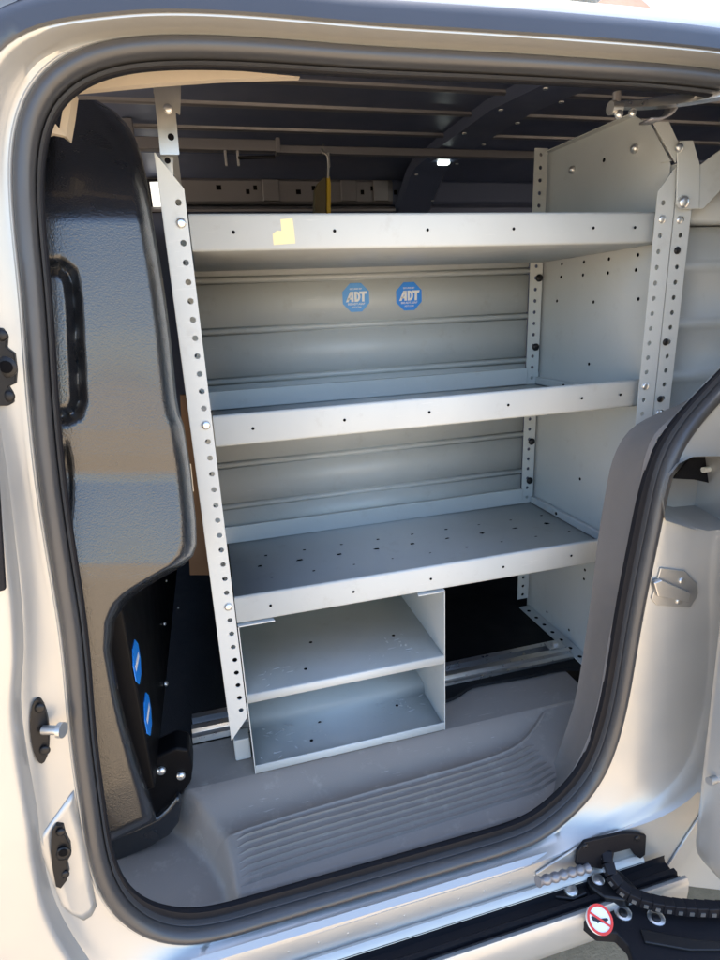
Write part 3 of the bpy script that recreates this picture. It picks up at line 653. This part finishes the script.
# ---------------- two-tier steel bin under the bottom shelf
bn = thing('storage_bin', (.18, 1.03, .515), 'open two tier grey steel bin standing under the bottom shelf', 'bin')
BX0, BX1, BY0, BY1, BZ0, BZ1 = -.0025, .371, .8715, 1.215, .5175, .8235
box('side_panel', BX0, BX0+.0016, BY0, BY1, BZ0, BZ1, 'shelf', bn, bev=0)
box('side_panel', BX1-.0016, BX1, BY0, BY1, BZ0, BZ1, 'shelf', bn, bev=0)
box('rear_panel', BX0+.0018, BX1-.0018, BY1-.002, BY1-.0005, .545, BZ1, 'shelf', bn, bev=0)
for z, nm in ((.686, 'divider_shelf'), (.5345, 'bottom_tray')):
    zl = z-.0165
    o = sweepx(nm, [(BY0+.008, zl), (BY0+.001, zl), (BY0, zl+.001), (BY0, z-.001), (BY0+.001, z), (BY0+.006, z-.0005), (BY1-.0025, z-.0005)] if nm[0] == 'd' else
               [(BY0+.012, zl), (BY0+.001, zl), (BY0, zl+.001), (BY0, z-.001), (BY0+.001, z), (BY0+.0025, z-.001), (BY0+.003, z-.006), (BY0+.01, z-.010), (.98, z-.010), (.985, .5465), (BY1-.0025, .5465)], BX0+.002, BX1-.002, 'shelf', bn, ang=30, solid=.0012)
    vs, fs = [], []
    rnd = random.Random(7 if nm[0] == 'd' else 3)
    for k in range(26 if nm[0] == 'd' else 46):
        x, y = rnd.choice([(.04, .90), (.08, .93), (.30, .95), (.14, .95), (.31, .99), (.05, .96)]) if nm[0] == 'b' else rnd.choice([(.30, .96), (.31, .92), (.06, .92), (.25, .90)])
        x += rnd.gauss(0, .022); y += rnd.gauss(0, .013); y = min(.975, max(.884, y)); b = len(vs); a0 = rnd.random()*3; L_ = rnd.uniform(.003, .013)
        if not (.01 < x < .36): continue
        for j in range(6):
            a = 2*math.pi*j/6; dx, dy = L_*math.cos(a)*rnd.uniform(.6, 1), rnd.uniform(.0008, .0024)*math.sin(a)
            vs.append((x+dx*math.cos(a0)-dy*math.sin(a0), y+dx*math.sin(a0)*.5+dy*math.cos(a0), (z+.0004 if nm[0] == 'd' else z-.0092)+k*.00001))
        fs.append(tuple(range(b, b+6)))
    if fs: tag(obj('paint_scuffs', vs, fs, 'scuff', o), kind='stuff')
    for (x, y) in ((.135, 1.0), (.30, .97), (.11, .915)):
        bolt('tray_hole', (x, y if nm[0] == 'd' else min(y, .96), z+.0002 if nm[0] == 'd' else z-.0094), (0, 0, 1), .0035, .0005, 'hole', o, 8)
prism('top_tab', [(BX0, BY0, BZ1-.001), (BX0+.062, BY0, BZ1-.001), (BX0+.054, BY0+.03, BZ1-.001), (BX0, BY0+.03, BZ1-.001)], (0, 0, -.002), 'shelf', bn)
prism('top_tab', [(BX1, BY0, BZ1-.001), (BX1-.052, BY0, BZ1-.001), (BX1-.046, BY0+.03, BZ1-.001), (BX1, BY0+.03, BZ1-.001)], (0, 0, -.002), 'shelf', bn)

# ---------------- second shelving unit further back
u2 = thing('rear_shelving_unit', (1.2, .95, .515), 'grey steel shelving at right with ribbed panel and pierced post', 'shelving')
up2 = upright('upright', .789, .8225, .806, -1, 33, Z0+.06, .03, 1, u2, bot=.52)
for k, n in enumerate((1, 5, 8, 12.4)):
    pass
for px, py, m_ in ((679, 220, 'chrome'), (677, 250.5, 'blackbolt'), (665.5, 342, 'blackbolt'), (660, 399, 'blackbolt'), (658.5, 413, 'chrome')):
    bolt('bolt', uy(px, py, YF-.002), (0, -1, 0), .0062, .004, m_, up2, 12)
prof = [(.93, 1.44)]
for zc in (1.372, 1.268, 1.168, 1.066, .964):
    prof += [(.93, zc+.014), (.924, zc+.008), (.920, zc), (.924, zc-.008), (.93, zc-.014)]
prof += [(.93, .80)]
sweepx('ribbed_panel', prof, .826, 1.75, 'shelf', u2, ang=25, solid=.001)
t_ = sweepx('shelf', [(.925, 1.492), (.9, 1.493), (.897, 1.489), (.897, 1.448), (.90, 1.444), (.925, 1.444), (1.2, 1.444)], .824, 1.75, 'shelf', u2, ang=30, solid=.0014)
pl = prism('bracket_plate', [uy(*p, .868) for p in [(676.5, 163), (676, 150), (679, 141), (692, 140.5), (699, 165), (698, 209), (682, 209), (675.5, 205)]], (0, -.0025, 0), 'shelf', u2, .0012)
prism('bracket_arm', [uy(*p, .872) for p in [(699, 165), (722, 148), (760, 122), (760, 150), (724, 186), (702, 209), (698, 209)]], (0, -.0025, 0), 'shelf', u2, .0012)
for px, py, r_ in ((678.5, 148, .007), (682, 202.5, .0105)): bolt('bolt', uy(px, py, .8655), (0, -1, 0), r_, r_*.9, 'chrome', pl, 10)
prism('head_strip', [uy(*p, .872) for p in [(652, 122), (668, 122), (677, 142), (675, 163)]], (0, -.002, 0), 'shelf', u2)

# ---------------- bits inside the van above the shelves
tb = thing('overhead_bar', (.3, 1.62, 1.73), 'grey telescopic bar hung under the van roof behind the top shelf', 'bar')
box('outer_bar', -.22, .235, 1.60, 1.63, 1.7145, 1.741, 'bare', tb, bev=.003)
box('inner_bar', .235, 1.5, 1.604, 1.626, 1.712, 1.731, 'bare', tb, bev=.003)
box('end_collar', .226, .238, 1.596, 1.634, 1.711, 1.745, 'bare', tb, bev=.002)
for x in (.10, .13, .36): box('clip', x-.003, x+.003, 1.598, 1.606, 1.680, 1.7145, 'galv', tb, bev=.001)
tube('release_rod', [(.13, 1.60, 1.698), (.222, 1.60, 1.702)], .004, 'blackbolt', tb)
for x in (-.12, 1.2): box('hanger', x-.012, x+.012, 1.606, 1.624, 1.735, 1.78, 'bare', tb)
hk = thing('hanging_tool', (.36, 1.6, 1.6), 'brown tool with bright yellow edge hanging from the overhead bar', 'tool')
def yt(px, py): return uy(px, py, 1.60)
tube('hook', smooth_poly([(.352, 1.615, 1.735), yt(322, 152), yt(327, 155), yt(328.5, 162), yt(328, 178)], 14, closed=False), .003, 'galv', hk, 8)
prism('body', [yt(*p) for p in [(315, 190), (318, 183), (324, 177), (326.5, 177), (326.5, 218), (314, 218)]], (0, .025, 0), 'olive', hk, .003)
prism('yellow_edge', [yt(*p) for p in [(327, 177), (330, 176), (331, 184), (331, 218), (327, 218)]], (0, .028, 0), 'yellow', hk, .002)
pt = thing('glow_patch', (-.09, 2.06, 1.67), 'small added daylight window on the far wall beside the pierced post', 'glow patch')  # added emissive card for a bright patch; the wall behind has no opening
prism('glow_card', [uy(*p, 2.068) for p in [(149.5, 182), (162, 181.5), (166, 209), (153.5, 210)]], (0, .004, 0), 'glow', pt)
prism('card_border', [uy(*p, 2.073) for p in [(146.5, 179), (164, 178.5), (169, 212), (151, 213)]], (0, .004, 0), 'lip', pt)
lp = thing('cargo_lamp', (.75, 1.75, 1.71), 'small lit lamp fixed under the dark roof bow', 'lamp')
c = uy(446, 161, 1.74)
box('lens', c.x-.014, c.x+.02, 1.755, 1.775, c.z-.004, c.z+.005, 'lamp', lp, bev=.003)
box('housing', c.x-.036, c.x+.041, 1.735, 1.78, c.z+.005, 1.757, 'inner', lp, bev=.004)
bd = thing('brown_board', (-.06, 1.3, .6), 'narrow brown board standing behind the shelf post', 'board')
prism('board', [uy(*p, 1.28) for p in [(180, 395), (206, 395), (222, 575), (190, 575)]], (0, .012, 0), 'cardboard', bd)
prism('metal_tag', [uy(*p, 1.27) for p in [(183, 465), (191, 464), (194, 491.5), (187, 492)]], (0, .003, 0), 'galv', bd)

# ================================================================== sliding door, slid back to the right
sdr = thing('sliding_door', (1.4, .5, .3), 'silver sliding door slid open with its carrier arms', 'door')
ex = uy(707.5, 815, .53).x
edge = []
for k in range(40):
    z = lerp(.445, 1.62, (k/39)**1.5); edge.append((ex+.03*max(0, (.50-z)/.055)**2*.9+.012*max(0, (z-.62)), z))
def er(dx, y): return [V((x+dx, y+LEAN*(z-.5), z)) for x, z in edge]
sheet('door_edge', [er(.04, .55), er(.008, .548), er(.001, .543), er(.0, .535), er(.0, .500), er(.002, .492), er(.012, .487), er(.9, .48)], 'paint', sdr, ang=60)
hq = uy(709, 781.5, .525); tube('latch_pin', [hq, hq+V((.03, .004, -.004))], [.006, .005], 'galv', sdr)
# upper carrier arm
ar = [uy(*p, y) for p, y in (((612, 106), .80), ((622, 105), .80), ((645, 103.5), .79), ((665, 100.5), .77), ((690, 95.5), .745), ((720, 89), .715), ((760, 80), .68))]
arm = sheet('upper_arm', [[p+V((0, .012, .0)) for p in ar], [p+V((0, 0, .006)) for p in ar], [p+V((0, -.006, .003)) for p in ar], [p+V((0, -.007, -.005*min(2, .5+i*.35))) for i, p in enumerate(ar)], [p+V((0, .004, -.006*min(2.2, .5+i*.35))) for i, p in enumerate(ar)]], 'alu', sdr, capclosed=True, ang=50)
tube('arm_roller', [uy(610, 108, .8), uy(620, 108, .8)+V((0, 0, 0))], .009, 'galv', sdr, 12)
for q in ((618, 115), (631.5, 113.5)): bolt('arm_bolt', uy(*q, .795), (0, -1, .2), .006, .006, 'chrome', sdr, 10)
tube('guide_post', [uy(617, 92, .80), uy(616.5, 103, .80)], .006, 'bare', sdr, 10)
hkp = smooth_poly([uy(*p, .775) for p in [(645, 124.5), (655, 124), (664, 120.5), (670, 114), (671.5, 107)]], 12, closed=False)
sheet('arm_hook', [[p+V((0, -.012, .004)) for p in hkp], [p+V((0, .012, .004)) for p in hkp]], 'bare', sdr, solid=.003)
prism('arm_mark', [uy(*p, .729) for p in [(699, 90), (708, 88.5), (709, 93), (701, 94.5)]], (0, -.0006, 0), 'red', sdr)
# lower carrier arm
def lz(px, py, z): return uz(px, py, z)
la = prism('lower_arm', [lz(*p, .385) for p in [(546, 889), (556, 882), (575, 880), (600, 876), (625, 893), (660, 905), (740, 918), (740, 990), (640, 985), (628, 945), (616, 933), (597, 932), (578, 916), (560, 905)]], (0, 0, -.022), 'lip', sdr, .003)
prism('arm_step', [lz(*p, .395) for p in [(550, 888), (560, 880), (582, 882), (588, 893), (574, 899), (556, 897)]], (0, 0, -.012), 'blackbolt', la, .003)
bolt('pivot', lz(571, 891, .396), (0, 0, 1), .011, .006, 'galv', la, 14)
for q in ((623, 913), (656, 918)):
    bolt('pivot', lz(*q, .3855), (0, 0, 1), .013, .004, 'galv', la, 18); bolt('pivot_screw', lz(*q, .3895), (0, 0, 1), .007, .003, 'blackbolt', la, 10)
prism('arm_bar', [lz(*p, .39) for p in [(640, 928), (700, 940), (740, 942), (740, 950), (690, 950), (645, 942)]], (0, 0, -.01), 'blackbolt', la, .002)
prism('arm_sleeve', [lz(*p, .372) for p in [(647, 948), (700, 952), (740, 956), (740, 985), (652, 985)]], (0, 0, -.004), 'clear', la, .004)
# corrugated spring sleeve at the roller
pa, pb = uy(538, 882, .585), uy(588, 868, .60)
pp, rr = [], []
for k in range(41):
    t = k/40; pp.append(pa.lerp(pb, t)); rr.append(.0068+.0012*math.cos(t*6*2*math.pi))
tube('spring_sleeve', pp, rr, 'bare', la, 14, 70)
prism('roller_block', [lz(*p, .405) for p in [(584, 872), (606, 862), (622, 872), (638, 888), (626, 900), (604, 897), (590, 886)]], (0, 0, -.03), 'blackbolt', la, .004)
bolt('roller', lz(598, 880, .406), (0, 0, 1), .010, .004, 'galv', la, 14)
# warning sticker: no stepping
sc = lz(600, 919.5, .402); upn = V((-.1, -.55, .83)).normalized(); e1 = V((1, 0, 0)); e1 = (e1-upn*e1.dot(upn)).normalized(); e2 = upn.cross(e1)
def disc(name, r0, r1, mat, h, parent, n=36):
    vs = [sc+upn*h+(e1*math.cos(2*math.pi*k/n)+e2*math.sin(2*math.pi*k/n))*r1 for k in range(n)]
    if r0 == 0: return obj(name, vs, [tuple(range(n))], mat, parent, flat=True)
    vs += [sc+upn*h+(e1*math.cos(2*math.pi*k/n)+e2*math.sin(2*math.pi*k/n))*r0 for k in range(n)]
    return obj(name, vs, [(k, (k+1) % n, (k+1) % n+n, k+n) for k in range(n)], mat, parent, flat=True)
n = 36
dk = prism('warning_disc', [sc+(e1*math.cos(2*math.pi*k/n)+e2*math.sin(2*math.pi*k/n))*.0195 for k in range(n)], -upn*.008, 'print', la); tag(dk, 'round white no stepping sticker with red ring and slash')
disc('red_ring', .0160, .0198, 'red', .0008, dk)
def p2(a, b, h): return sc+upn*h+e1*a+e2*b
obj('shoe_mark', [p2(*q, .0005) for q in [(-.012, .006), (-.009, .0065), (-.005, .003), (.000, .001), (.012, -.001), (.0125, -.004), (.002, -.005), (-.002, -.003), (-.006, -.0035), (-.0065, -.001), (-.0115, .001)]], [tuple(range(11))], 'ink', dk, flat=True)
obj('red_slash', [p2(*q, .0011) for q in [(-.0135, .0115), (-.0112, .0137), (.0135, -.0115), (.0112, -.0137)]], [(0, 1, 2, 3)], 'red', dk, flat=True)
# cable chain, link by link
cp = smooth_poly([lz(606, 852, .44), lz(608, 866, .43), lz(614, 880, .42), lz(628, 893, .412), lz(650, 902, .408), lz(680, 907, .405), lz(720, 909, .405), lz(760, 909, .405)], 17, closed=False)
cg = thing('cable_chain', cp[0], 'black linked cable chain looping from the body to the sliding door', 'cable')
for i in range(len(cp)-1):
    a, b = cp[i], cp[i+1]; d = (b-a).normalized(); u = V((0, 0, 1)); s_ = d.cross(u).normalized(); u = s_.cross(d)
    L_ = (b-a).length*.54; mid = (a+b)/2; vs = []
    for sx in (-1, 1):
        for (q, r_) in ((-1, -1), (1, -1), (1, 1), (-1, 1)):
            vs.append(mid+d*L_*sx+s_*.009*q*(1 if sx < 0 else .86)+u*.009*r_)
    lk = obj('chain_link', vs, [(0, 1, 2, 3), (7, 6, 5, 4), (0, 4, 5, 1), (1, 5, 6, 2), (2, 6, 7, 3), (3, 7, 4, 0)], 'lip', cg, bev=.002)
    w0 = mid-u*.002; e = .0032
    ws = [w0+d*e*a_+u*e*b_+s_*.0083*sg for sg in (1,) for a_, b_ in ((-1, -1), (1, -1), (1, 1), (-1, 1))]
    ws2 = [v+s_*.0012 for v in ws]
    obj('link_window', ws+ws2, BF, 'galv', lk)

# ================================================================== behind the van, over the roof
rk = thing('roof_rack', (.6, .9, 1.8), 'pale ladder rack foot standing on the van roof', 'roof rack')
c = uy(575, 14, .80)
box('rack_foot', c.x-.022, c.x+.03, .78, .84, 1.70, c.z+.10, 'white', rk, bev=.004)
box('rack_rail', -.6, 1.8, .79, .82, c.z+.07, c.z+.10, 'white', rk, bev=.004)
hs = thing('house', (8, 12, 0), 'house with brown roof rising behind the van roof', 'house')
box('wall', 5.2, 9.0, 12, 20, 0, 6.6, 'stucco', hs, bev=0)
prism('roof', [(4.7, 11.5, 6.55), (9.5, 11.5, 6.75), (9.3, 14, 9.2), (5.0, 14, 9.2)], (0, .12, -.1), 'roofing', hs)
